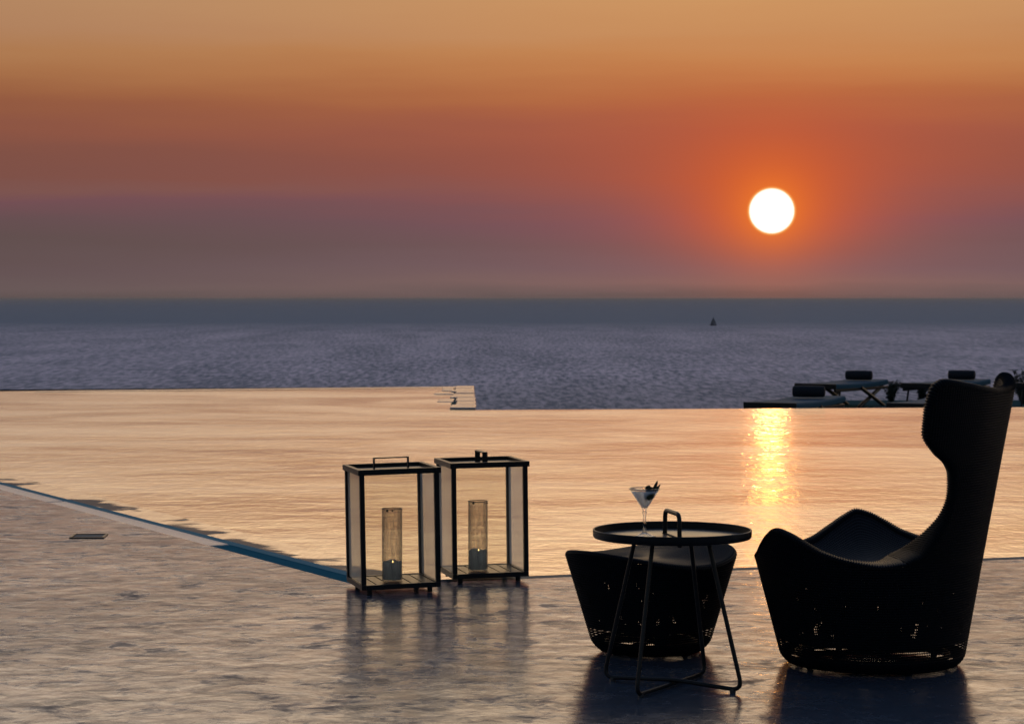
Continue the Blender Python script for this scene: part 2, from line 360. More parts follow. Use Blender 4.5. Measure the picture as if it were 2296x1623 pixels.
# ------------------------------------------------------------------ object helpers
def link_mesh(name, me, m, parent=None, smooth=True):
    me.materials.append(m)
    o = bpy.data.objects.new(name, me); COL.objects.link(o)
    if parent: o.parent = parent
    if smooth:
        me.polygons.foreach_set('use_smooth', [True] * len(me.polygons))
    me.update()
    return o
def tag(o, label=None, cat=None, group=None, kind=None):
    if label: o['label'] = label
    if cat: o['category'] = cat
    if group: o['group'] = group
    if kind: o['kind'] = kind
    return o
def empty(name, loc, rz=0, rx=0, ry=0):
    o = bpy.data.objects.new(name, None); o.empty_display_size = .1
    o.location = loc; o.rotation_euler = (rx, ry, rz); COL.objects.link(o); return o
def copy_tree(o, parent=None):
    c = o.copy(); COL.objects.link(c); c.parent = parent
    for ch in list(o.children): copy_tree(ch, c)
    return c
class MB:
    def __init__(s): s.bm = bmesh.new()
    def box(s, c, size, rz=0, bevel=0.0, mtx=None):
        r = bmesh.ops.create_cube(s.bm, size=1.0)
        mm = Matrix.Translation(c) @ Matrix.Rotation(rz, 4, 'Z') @ Matrix.Diagonal((*size, 1))
        if mtx: mm = mtx @ mm
        bmesh.ops.transform(s.bm, matrix=mm, verts=r['verts'])
        if bevel > 0:
            es = list({e for v in r['verts'] for e in v.link_edges})
            bmesh.ops.bevel(s.bm, geom=es, offset=bevel, segments=2, affect='EDGES', profile=.6)
        return s
    def tube(s, pts, r, seg=12, close=False, taper=None):
        pts = [Vector(p) for p in pts]; n = len(pts); rings = []
        up = Vector((0, 0, 1)); prev = None
        for i, p in enumerate(pts):
            if close: t = (pts[(i+1) % n] - pts[i-1]).normalized()
            else: t = (pts[min(i+1, n-1)] - pts[max(i-1, 0)]).normalized()
            if prev is None:
                a = up if abs(t.dot(up)) < .95 else Vector((1, 0, 0))
                u = t.cross(a).normalized()
            else:
                u = (prev - t * prev.dot(t)).normalized()
            prev = u; v = t.cross(u)
            rad = r if taper is None else r * taper[i]
            rings.append([s.bm.verts.new(p + (u * math.cos(2*PI*k/seg) + v * math.sin(2*PI*k/seg)) * rad) for k in range(seg)])
        m = n if close else n - 1
        for i in range(m):
            a, b = rings[i], rings[(i+1) % n]
            for k in range(seg): s.bm.faces.new((a[k], a[(k+1) % seg], b[(k+1) % seg], b[k]))
        if not close:
            s.bm.faces.new(list(reversed(rings[0]))); s.bm.faces.new(rings[-1])
        return s
    def lathe(s, prof, seg=48, c=(0,0,0)):
        rings = []
        for r, z in prof:
            if r < 1e-6: rings.append([s.bm.verts.new((c[0], c[1], c[2] + z))])
            else: rings.append([s.bm.verts.new((c[0] + r*math.cos(2*PI*k/seg), c[1] + r*math.sin(2*PI*k/seg), c[2] + z)) for k in range(seg)])
        for a, b in zip(rings, rings[1:]):
            for k in range(seg):
                k2 = (k+1) % seg
                if len(a) == 1 and len(b) == 1: continue
                if len(a) == 1: s.bm.faces.new((a[0], b[k2], b[k]))
                elif len(b) == 1: s.bm.faces.new((a[k], a[k2], b[0]))
                else: s.bm.faces.new((a[k], a[k2], b[k2], b[k]))
        return s
    def poly(s, pts, z=None):
        s.bm.faces.new([s.bm.verts.new((p[0], p[1], p[2] if len(p) > 2 else z)) for p in pts]); return s
    def build(s, name, m, parent=None, smooth=False, autosmooth=True):
        bmesh.ops.recalc_face_normals(s.bm, faces=s.bm.faces)
        me = bpy.data.meshes.new(name)
        if smooth and autosmooth:
            for e in s.bm.edges:
                if len(e.link_faces) == 2 and e.calc_face_angle(0) > .7: e.smooth = False
        s.bm.to_mesh(me); s.bm.free()
        return link_mesh(name, me, m, parent, smooth)
def fillet(pts, r, n=6):
    pts = [Vector(p) for p in pts]; out = [pts[0]]
    for i in range(1, len(pts) - 1):
        a, b, c = pts[i-1], pts[i], pts[i+1]
        u = (a - b); v = (c - b); rr = min(r, u.length * .45, v.length * .45)
        p0 = b + u.normalized() * rr; p1 = b + v.normalized() * rr
        for k in range(n + 1):
            t = k / n; out.append(p0 * (1-t)**2 + b * 2*t*(1-t) + p1 * t*t)
    out.append(pts[-1]); return out
def sheet(name, pts, z, m, kind='structure', thick=0):
    b = MB()
    b.poly(pts, z)
    bmesh.ops.triangulate(b.bm, faces=b.bm.faces)
    o = b.build(name, m); 
    if kind: o['kind'] = kind
    # every sheet faces up
    me = o.data
    if me.polygons[0].normal.z < 0: me.flip_normals()
    return o

# ------------------------------------------------------------------ layout of the pool
def diag(t, off):      # a point along the slanting deck edge: t metres from the corner, off metres towards the water
    d = Vector((-.4743, .8804)); n = Vector((.8804, .4743))
    p = Vector((-.752, 10.96)) + d * t + n * off
    return (p.x, p.y)
K = diag(0, 0)
FD = Vector((.9528, .3035))                   # direction of the front edge
def front(t, off): 
    n = Vector((-.3035, .9528)); p = Vector(K) + FD * t + n * off; return (p.x, p.y)
TL = 26.8
WZ = -.04
DA = diag(TL, 0); FB = front(16, 0)
far_r = (14.0, 30.55); far_c = (-.49, 29.1); ext_r = (-.63, 36.9); ext_l = (-13.1, 33.6)

b = MB()
for pl in ([(-70,-30), (70,-30), (70, K[1]), (-70, K[1])], [(-70, K[1]), K, DA, (-70, DA[1])], [K, (70, K[1]), (70, 34), FB], [FB, (70, 34), (16.5, 34)]): b.poly(pl, 0)
bmesh.ops.remove_doubles(b.bm, verts=b.bm.verts, dist=1e-4)
o = b.build('deck', M_deck); o['kind'] = 'structure'
if o.data.polygons[0].normal.z < 0: o.data.flip_normals()
sheet('pool_water', [diag(0, .2), front(16, .05), far_r, far_c, ext_r, ext_l, diag(TL, .2)], WZ, M_pool)
sheet('front_coping', [front(.1, .002), front(16, .002), front(16, .15), front(.0, .15)], -.006, M_coping)
sheet('wet_ledge', [diag(-.2, .275), diag(-.2, .55), diag(TL, .55), diag(TL, .275)], WZ + .006, M_ledge)
# coping step in teal tile beside the grate
b = MB()
for (t0, t1) in ((-.1, TL),):
    p = [diag(t0, .132), diag(t0, .277), diag(t1, .277), diag(t1, .132)]
    b.poly([(*p[0], -.014), (*p[1], -.026), (*p[2], -.026), (*p[3], -.014)])
o = b.build('teal_gutter_tile', M_teal); o['kind'] = 'structure'
o.data.flip_normals() if o.data.polygons[0].normal.z < 0 else None
sheet('drain_channel', [diag(0, .004), diag(0, .133), diag(TL, .133), diag(TL, .004)], -.05, M_dark)
# channel wall on the deck side
b = MB(); b.poly([(*diag(0, 0), 0), (*diag(TL, 0), 0), (*diag(TL, 0), -.06), (*diag(0, 0), -.06)]); b.build('deck_edge', M_coping)['kind'] = 'structure'

def grate(t0, t1, m, label):
    root = empty('drain_grate', (*diag(t0, .068), -.004)); tag(root, label, 'grate', 'drain grates along the slanting pool edge')
    ang = math.atan2(.8804, -.4743)
    L = t1 - t0; root.rotation_euler[2] = ang
    mb = MB(); n = int(L / .030)
    for i in range(n):
        mb.box(((i + .5) * L / n, 0, -.008), (.0225, .115, .014))
    s = mb.build('slat', m, root)
    mb = MB(); mb.box((L/2, .0600, -.008), (L, .009, .018)); mb.box((L/2, -.0600, -.008), (L, .009, .018)); mb.build('side_rail', m, root)
    return root
grate(.05, 2.02, M_grate2, 'teal drain grate section nearest the lanterns at the pool corner')
grate(2.06, 5.15, M_grate, 'pale slotted drain grate beside the wet ledge, just past the teal section')
grate(5.20, 9.6, M_grate, 'long pale drain grate along the pool edge beyond the small floor hatch')
grate(9.65, 26.7, M_grate, 'farthest pale drain grate running out of the left side of the picture')

# infinity edge walls
def wall(name, a, b_, w, top, bot, m, label):
    a = Vector(a); b_ = Vector(b_); d = (b_ - a); L = d.length; c = (a + b_) / 2
    mb = MB(); mb.box((0, 0, (top + bot) / 2), (L, w, top - bot), bevel=.01)
    o = mb.build(name, m); o.location = (c.x, c.y, 0); o.rotation_euler[2] = math.atan2(d.y, d.x)
    return tag(o, label, 'wall')
wall('pool_wall', (-.40, 29.17), (14, 30.60), .12, WZ - .004, -1.6, M_teal, 'low teal overflow wall along the far right pool edge under the loungers')
wall('pool_wall', (-13.1, 33.62), (-.75, 36.89), .05, WZ - .012, -1.6, M_teal, 'low overflow wall along the far edge of the left pool wing')
sheet('overflow_lip', [(-7.3, 34.55), (-.74, 36.32), (-.74, 36.82), (-7.3, 35.08)], WZ + .004, M_stone)

# stone blocks at the right end of the pool wing
b0 = empty('stone_weir', (-.62, 33.0, WZ)); tag(b0, 'pale pinkish stone weir of long wet blocks ending the left pool wing', 'wall')
y = 29.2; k = 0
r2 = random.Random(5)
while y < 36.7:
    L = r2.uniform(.55, 1.15); wd = r2.uniform(.26, .36)
    xr = -.47 - (y - 29.1) * .0205
    mb = MB(); mb.box((xr - wd/2 + .62, y + L/2 - 33.0, -.06 + r2.uniform(0, .010)), (wd, L - r2.uniform(.03, .12), .155), bevel=.015)
    mb.build('stone_block', M_stone, b0); 
    if r2.random() < .55:
        w2 = r2.uniform(.12, .3)
        mb = MB(); mb.box((xr - wd - w2/2 - .03 + .62, y + L/2 - 33.0, -.07 + r2.uniform(0, .006)), (w2, L - r2.uniform(.05, .2), .155), bevel=.015)
        mb.build('stone_block', M_stone, b0)
    y += L
sheet('weir_bed', [(-.80, 29.12), (-.47, 29.1), (-.63, 36.8), (-.93, 36.7)], WZ + .001, M_terr)
# slope and sea
bm_ = MB()
prof = [(30.9, -1.4), (36, -2.5), (60, -9), (110, -32), (160, -46)]
for (ya, za), (yb, zb) in zip(prof, prof[1:]):
    bm_.poly([(-150, ya + 6, za), (150, ya + 6, za), (150, yb + 6, zb), (-150, yb + 6, zb)])
o = bm_.build('hillside', M_hill); o['kind'] = 'structure'
SZ = -40.0
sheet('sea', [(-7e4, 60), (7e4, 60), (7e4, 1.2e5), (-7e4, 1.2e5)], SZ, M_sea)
def f_none(): return PBR(base=(1,1,1))
hz = bpy.data.materials.new('sea_haze'); hz.use_nodes = True; hz.node_tree.nodes.clear()
_o = hz.node_tree.nodes.new('ShaderNodeOutputMaterial'); _v = hz.node_tree.nodes.new('ShaderNodeVolumePrincipled')
_v.inputs['Color'].default_value = (.80,.78,.80,1); _v.inputs['Density'].default_value = 3.2e-5; _v.inputs['Anisotropy'].default_value = 0.0
hz.node_tree.links.new(_v.outputs[0], _o.inputs['Volume'])
b = MB(); b.box((0, 60900, -22.5), (142000, 122000, 53)); o = b.build('haze', hz); o['kind'] = 'stuff'
mb = MB(); mb.poly([(2.85,30.75,-.47), (5.1,38.7,-.47), (6.0,41.5,-.47), (15,41.5,-.47), (15,30.9,-.47)])
o = mb.build('lower_terrace', M_terr); o['kind'] = 'structure'
if o.data.polygons[0].normal.z < 0: o.data.flip_normals()

# ------------------------------------------------------------------ small floor items
root = empty('floor_hatch', (-2.475, 13.22, 0), .05); tag(root, 'small square floor hatch set in the grey deck near the left pool edge', 'hatch')
mb = MB()
for sx in (-1, 1): mb.box((sx*.093, 0, .003), (.014, .21, .008)); mb.box((0, sx*.10, .0028), (.172, .014, .0078))
mb.build('frame', M_metal, root)
mb = MB(); mb.box((0, 0, .001), (.166, .180, .004)); mb.build('cover', M_coping, root)
mb = MB(); mb.poly([(-.655,10.72), (-.600,10.515), (-.594,10.515), (-.649,10.722)], .004); mb.poly([(-.596,10.512), (-.20,10.605), (-.20,10.612), (-.598,10.519)], .004)
o = mb.build('deck_joint', M_dark); o['kind'] = 'structure'

# ------------------------------------------------------------------ lanterns
def lantern():
    S = .381; H = .566; z0 = .026; h = S / 2; p = .0225
    root = empty('lantern', (0, 0, 0))
    z1 = z0 + H
    for sx in (-1, 1):
        for sy in (-1, 1):
            mb = MB(); mb.box((sx*(h - p/2), sy*(h - p/2), (z0 + .024 + z1 - .026) / 2), (p, p, z1 - z0 - .050), bevel=.0015); mb.build('post', M_metal, root)
    mb = MB()
    for s_ in (-1, 1):
        mb.box((s_*(h - p/2), 0, z0 + .0115), (p, S, .023), bevel=.0015); mb.box((0, s_*(h - p/2), z0 + .0115), (S - 2*p - .001, p, .023), bevel=.001)
    mb.build('base_frame', M_metal, root)
    mb = MB(); n = 6; w = (S - 2*p) / n
    for i in range(n): mb.box((-(S/2 - p) + (i + .5) * w, 0, z0 + .014), (w - .007, S - 2*p - .002, .012), bevel=.0015)
    mb.build('base_slats', M_slat, root)
    g = .008
    mb = MB(); T = S + 2*g
    for s_ in (-1, 1):
        mb.box((s_*(T/2 - p/2), 0, z1 - .013), (p, T, .026), bevel=.0015); mb.box((0, s_*(T/2 - p/2), z1 - .013), (T - 2*p - .001, p, .026), bevel=.001)
    mb.build('top_frame', M_metal, root)
    mb = MB(); mb.box((0, 0, z1 - .020), (T - 2*p - .002, T - 2*p - .002, .006)); mb.build('lid', M_slat, root)
    mb = MB(); w = .026; a = .083
    mb.box((-a, 0, z1 + .010), (.0055, w, .054)); mb.box((a, 0, z1 + .010), (.0055, w, .054)); mb.box((0, 0, z1 + .0395), (2*a + .0055, w, .005))
    mb.build('handle', M_metal, root)
    for i in range(4):
        mb = MB(); mb.box((0, h - p/2, (z0 + z1) / 2), (S - 2*p, .003, H - .052), mtx=Matrix.Rotation(i*PI/2, 4, 'Z')); mb.build('glass_pane', M_pane, root)
    for sx in (-1, 1):
        for sy in (-1, 1):
            mb = MB(); mb.lathe([(0,-.001), (.0125,-.001), (.0125,z0 + .001), (0, z0 + .001)], 16, (sx*(h - .045), sy*(h - .045), 0)); mb.build('foot', M_metal, root)
    return root
def vase_and_candle(x, y, z, hf, lab1, lab2, seed):
    r = random.Random(seed)
    v = empty('hurricane_vase', (x, y, z - .012)); tag(v, lab1, 'glass vase', 'glass hurricane vases inside the lanterns')
    R = .0485; H = .345
    mb = MB(); mb.lathe([(0,.0), (R-.006,0), (R-.001,.004), (R,.012), (R,H), (R-.003,H), (R-.0032,.016), (R-.010,.010), (0,.010)], 56); mb.build('glass_cylinder', M_vase, v, True)
    mb = MB(); mb.tube([(R*math.cos(a), R*math.sin(a), H + .001) for a in np.linspace(0, 2*PI, 57)[:-1]], .0019, 8, True)
    for a, s_ in ((r.uniform(3.9, 5.5), .006), (r.uniform(3.5, 5.9), .004)):
        bmesh.ops.create_uvsphere(mb.bm, u_segments=8, v_segments=6, radius=s_, matrix=Matrix.Translation((R*math.cos(a), R*math.sin(a), H - .006)))
    mb.build('rim', M_metal, v, True)
    c = empty('candle', (x, y, z - .0015)); tag(c, lab2, 'candle', 'candles burning inside the glass vases')
    Rc = R - .0045; mb = MB(); seg = 40
    rings = []
    zr = [hf + .004*math.sin(3*2*PI*k/seg + seed) + r.uniform(0, .003) for k in range(seg)]
    def ring(rad, zz): return [mb.bm.verts.new((rad*math.cos(2*PI*k/seg), rad*math.sin(2*PI*k/seg), zz[k] if isinstance(zz, list) else zz)) for k in range(seg)]
    R_ = [ring(Rc-.002, 0), ring(Rc, .003), ring(Rc, zr), ring(Rc - .004, [q + .003 for q in zr]), ring(Rc*.6, [q*.25 + (hf-.012)*.75 for q in zr]), ring(.004, hf - .014)]
    for a, b_ in zip(R_, R_[1:]):
        for k in range(seg): mb.bm.faces.new((a[k], a[(k+1)%seg], b_[(k+1)%seg], b_[k]))
    mb.bm.faces.new(R_[-1]); mb.bm.faces.new(list(reversed(R_[0])))
    mb.build('wax', M_wax, c, True)
    mb = MB(); mb.tube([(0,0,hf - .016), (.001,0,hf - .006), (.003,0,hf + .002)], .0011, 6); mb.build('wick', M_wick, c)
    mb = MB(); mb.lathe([(0, hf-.004), (.0024, hf-.002), (.0028, hf+.001), (.0015, hf+.005), (0, hf+.009)], 12, (.003, 0, 0)); mb.build('flame', M_flame, c, True)
L1 = lantern(); L1.location = (-.568, 10.815, 0); L1.rotation_euler = (0, -.018, math.radians(15))
tag(L1, 'left black metal and glass lantern whose handle is seen broadside', 'lantern', 'black glass lanterns by the pool')
L2 = copy_tree(L1); L2.location = (-.146, 11.235, 0); L2.rotation_euler = (0, -.012, math.radians(13.5))
tag(L2, 'right black metal and glass lantern whose handle is seen end on', 'lantern')
for ch in L2.children:                      # this lantern stands turned so that the handle runs away from view
    if ch.name.startswith('handle') or ch.name.startswith('base_slats'): ch.rotation_euler[2] = PI/2 if ch.name.startswith('handle') else 0
vase_and_candle(-.570, 10.74, .0595, .082, 'glass cylinder vase with sooty walls inside the left lantern', 'low grey candle with a small lit flame inside the left lantern vase', 3)
vase_and_candle(-.168, 11.14, .0595, .092, 'glass cylinder vase inside the right lantern', 'grey candle with a faint flame inside the right lantern vase', 8)

# ------------------------------------------------------------------ tray table
T = empty('tray_table', (.573, 8.085, 0)); tag(T, 'round black tray table with a loop handle and bent tube legs', 'side table')
R = .2835; zp = .541
mb = MB(); mb.lathe([(0,zp-.006), (R-.012,zp-.006), (R-.004,zp-.004), (R,zp+.002), (R+.0005,zp+.0245), (R-.002,zp+.0265), (R-.005,zp+.0245), (R-.006,zp+.001)], 128)
mb.build('tray_rim', M_metal, T, True)
mb = MB(); mb.lathe([(R-.0062,zp+.0005), (R-.010,zp-.0005), (0,zp-.0005)], 96); mb.build('tray_surface', M_tray, T, True)
hd = Vector((.2, -.98, 0)).normalized(); w = .098; c0 = Vector((-.0, 0, 0))
pts = [c0 - hd*w + Vector((0,0,zp-.03)), c0 - hd*(w-.004) + Vector((0,0,zp+.086)), c0 + hd*(w-.004) + Vector((0,0,zp+.086)), c0 + hd*w + Vector((0,0,zp-.03))]
mb = MB(); mb.tube(fillet(pts, .030, 8), .0082, 16); mb.build('handle', M_metal, T, True)
mb = MB(); mb.box((c0.x, c0.y, zp+.0008), (2*w+.035, .012, .0022), rz=math.atan2(hd.y, hd.x)); mb.build('handle_slot', M_wick, T)
feet = [(math.radians(239.5), 0), (math.radians(329.3), 1), (math.radians(59.8), 0), (math.radians(149.4), 1)]
def pol(a, r, z): return Vector((r*math.cos(a), r*math.sin(a), z))
for i in (0, 1):
    a, b_ = feet[i][0], feet[i+2][0]
    zc = .014 + i*.0165
    tops = [(238, 59.8), (-34, 150)][i]
    pts = [pol(math.radians(tops[0]), .145, zp-.004), pol(a, .277, .0115), Vector((0, 0, .0115 + i*.0155)), pol(b_, .277, .0115), pol(math.radians(tops[1]), .145, zp-.004)]
    path = fillet(pts, .045, 9)
    mb = MB(); mb.tube(path, .0078, 14); mb.build('leg_frame', M_metal, T, True)
for a, _ in feet:
    mb = MB(); mb.lathe([(0,-.0005), (.010,-.0005), (.011,.005), (.009,.014), (0,.014)], 16, tuple(pol(a, .240, 0))); mb.build('foot_glide', M_plastic, T, True)

# ------------------------------------------------------------------ cocktail
zt = zp - .0005 + .0005
G = empty('cocktail_glass', (.4735, 8.075, zt)); G.scale = (1, 1, 1.05); tag(G, 'stemmed martini glass of cloudy drink standing on the round tray table', 'cocktail glass')
RB = .0405; HB = .165; z_b = .096; RR = .0565
prof_o = [(0,0), (RB,0.0), (RB+.0005,.0015), (RB-.002,.003), (.026,.007), (.012,.012), (.0068,.018), (.0062,.030), (.0056,.050), (.0056,.072), (.0068,.078), (.0092,.082), (.0068,.0855), (.0058,.088), (.0085,.093), (.0115,.0985)]
prof_o += [(.0115 + (RR-.0115)*t, .0985 + (HB-.0985)*t) for t in (.15,.35,.55,.75,.9,1.0)]
prof_i = [(RR-.0012, HB+.0004)] + [( .0088 + (RR-.0024-.0088)*t, .1005 + (HB-.1005)*t) for t in (.98,.8,.6,.4,.2,.0)] + [(.004,.0975), (0,.0968)]
mb = MB(); mb.lathe(prof_o + prof_i, 64); mb.build('glass', M_glass, G, True, False)
fl = .86
mb = MB()
dz = .1005 + (HB-.1005)*fl
mb.lathe([(0,.0972), (.004,.0978), (.0084,.1010)] + [(.0084 + (RR-.0028-.0088)*t, .1010 + (HB-.1005)*t) for t in (.2,.4,.6,fl)] + [(.02, dz+.0002), (0, dz+.0002)], 56)
mb.build('drink', M_drink, G, True)
OL = empty('cocktail_garnish', (.4735+.0125, 8.075-.021, zt + .154)); tag(OL, 'dark green olive and upright leaves in the martini glass', 'garnish')
mb = MB(); bmesh.ops.create_uvsphere(mb.bm, u_segments=32, v_segments=20, radius=.0185, matrix=Matrix.Translation((.002,.002,-.004)) @ Matrix.Diagonal((1.05,.95,.97,1)))
mb.build('olive', M_olive, OL, True)
def leaf(mb, base, tip, w, bend=.15):
    base = Vector(base); tip = Vector(tip); d = tip - base; s_ = d.cross(Vector((0, 1, 0))).normalized(); n_ = Vector((0, -1, 0)); rows = []
    for i in range(9):
        t = i / 8; ww = w * math.sin(PI * min(1, t*.93 + .07)) ** .8 if i < 8 else 0.0004
        p = base + d*t + n_ * bend * d.length * math.sin(PI*t)
        rows.append([mb.bm.verts.new(p - s_*ww + n_*.0012), mb.bm.verts.new(p - n_*.0004), mb.bm.verts.new(p + s_*ww + n_*.0012)])
    for a, b_ in zip(rows, rows[1:]):
        for k in range(2): mb.bm.faces.new((a[k], a[k+1], b_[k+1], b_[k]))
for bs, tp, w_ in (((.016,.012,.008), (.034,.016,.047), .0058), ((.020,.012,.006), (.044,.014,.034), .0046), ((-.004,.012,.012), (.016,.012,.022), .009), ((-.008,.014,.012), (.006,.010,.030), .009)):
    mb = MB(); leaf(mb, bs, tp, w_); mb.build('leaf', M_leaf, OL, True)

# ------------------------------------------------------------------ woven furniture
PITCH_W = .0098
def grid_faces(n, m, wrap, off):
    i = np.arange(n - 1)[:, None]; j = np.arange(m if wrap else m - 1)[None, :]
    j2 = (j + 1) % m
    a = i*m + j; b = i*m + j2; c = (i+1)*m + j2; d = (i+1)*m + j
    return (np.stack([a, b, c, d], -1).reshape(-1, 4) + off)
def displace(P, U, V, amp, sgn=1.0, wrap=False):
    """push a grid out along its normal in a knotted cord pattern; U, V in cord pitches"""
    if wrap:
        dj = np.roll(P, -1, 1) - np.roll(P, 1, 1)
    else: dj = np.gradient(P, axis=1)
    di = np.gradient(P, axis=0)
    nn = np.cross(dj, di); nn /= (np.linalg.norm(nn, axis=2, keepdims=True) + 1e-12)
    h = .5*np.cos(2*PI*U) + .5*np.cos(2*PI*V)
    h = h + .35*np.cos(2*PI*V)*np.cos(2*PI*U)
    return P + nn * (sgn * amp * h)[..., None] if np.ndim(amp) else P + nn * (sgn*amp) * h[..., None]
def make_mesh(name, grids, m, parent):
    """grids: list of (P[n,m,3], U, V, wrap)"""
    vs = []; fs = []; uvs = []; off = 0
    for P, U, V, wrap in grids:
        n, mm = P.shape[:2]
        vs.append(P.reshape(-1, 3)); f = grid_faces(n, mm, wrap, off); fs.append(f)
        Uf = U.reshape(-1); Vf = V.reshape(-1); loc = f - off
        uu = Uf[loc].copy(); vv = Vf[loc]
        if wrap:
            span = uu.max(1) - uu.min(1) > 50
            q = uu[span]; q[q < 50] += wrap; uu[span] = q
        uvs.append(np.stack([uu, vv], -1).reshape(-1, 2)); off += n*mm
    v = np.concatenate(vs).astype(np.float32); f = np.concatenate(fs).astype(np.int32); uv = np.concatenate(uvs).astype(np.float32)
    me = bpy.data.meshes.new(name)
    me.vertices.add(len(v)); me.vertices.foreach_set('co', v.ravel())
    me.loops.add(len(f)*4); me.loops.foreach_set('vertex_index', f.ravel())
    me.polygons.add(len(f)); me.polygons.foreach_set('loop_start', np.arange(0, len(f)*4, 4, dtype=np.int32))
    me.update(calc_edges=True)
    l = me.uv_layers.new(name='UVMap'); l.data.foreach_set('uv', uv.ravel())
    me.materials.append(m)
    me.polygons.foreach_set('use_smooth', np.ones(len(f), dtype=bool)); me.validate(); me.update()
    o = bpy.data.objects.new(name, me); COL.objects.link(o); o.parent = parent; return o

# --- wing chair. local x = facing, phi measured from it, symmetric
def pchip(x, xp, fp):
    """smooth monotone-ish interpolation (cosine-eased Catmull)"""
    xp = np.asarray(xp, float); fp = np.asarray(fp, float)
    h = np.diff(xp); d = np.diff(fp)/h; mk = np.zeros_like(fp)
    mk[1:-1] = np.where(d[:-1]*d[1:] > 0, 2*d[:-1]*d[1:]/(d[:-1]+d[1:]+1e-12), 0); mk[0] = 0; mk[-1] = 0
    x = np.clip(x, xp[0], xp[-1]); i = np.clip(np.searchsorted(xp, x) - 1, 0, len(h)-1)
    t = (x - xp[i])/h[i]; h_ = h[i]
    return (2*t**3-3*t**2+1)*fp[i] + (t**3-2*t**2+t)*h_*mk[i] + (-2*t**3+3*t**2)*fp[i+1] + (t**3-t**2)*h_*mk[i+1]
def sphi(p): return pchip(np.abs(p), [0, 40, 64, 95, 127, 155, 180], [.23, .29, .33, .30, .245, .185, .155])
Z0 = .010
def Rout(p, z):
    zz = np.clip((z - Z0)/.040, 0, 1)
    return .340 - .020*(1 - zz)**2 + sphi(p)*z
hb_x = [0, 20, 38, 50, 58, 64, 70, 77, 86, 100, 112, 125]
hb_y = [.380, .392, .418, .464, .503, .526, .514, .486, .449, .420, .410, .42]
ZS = .42; PV = 125.0
def hA(p): p = np.abs(p); return np.where(p < PV, pchip(p, hb_x, hb_y), ZS)
w_z = [.42, .45, .52, .60, .67, .76, .81, .855, .915, .985, 1.045, 1.085, 1.11]
w_w = [55, 47.0, 39.5, 33.8, 32.0, 33.8, 38.2, 45.5, 50.5, 50.5, 49.5, 48, 46]
def Wz(z): return pchip(z, w_z, w_w)
def ztop(q):
    q = np.abs(q); return pchip(q, [0, .35, .7, .86, .95, 1.0], [1.036, 1.046, 1.066, 1.077, 1.081, 1.070])
def offB(z): return .045 + .215*np.clip((.68 - z)/.26, 0, 1)**2.5
def offA(p): return .045 + .215*pchip(np.abs(p), [0, 96, 125, 180], [0, 0, 1, 1])
ZSEAT = .352
def cyl(p, r, z): a = np.radians(p); return np.stack([r*np.cos(a), r*np.sin(a), z], -1)
NPH = 300; SUBD = 4
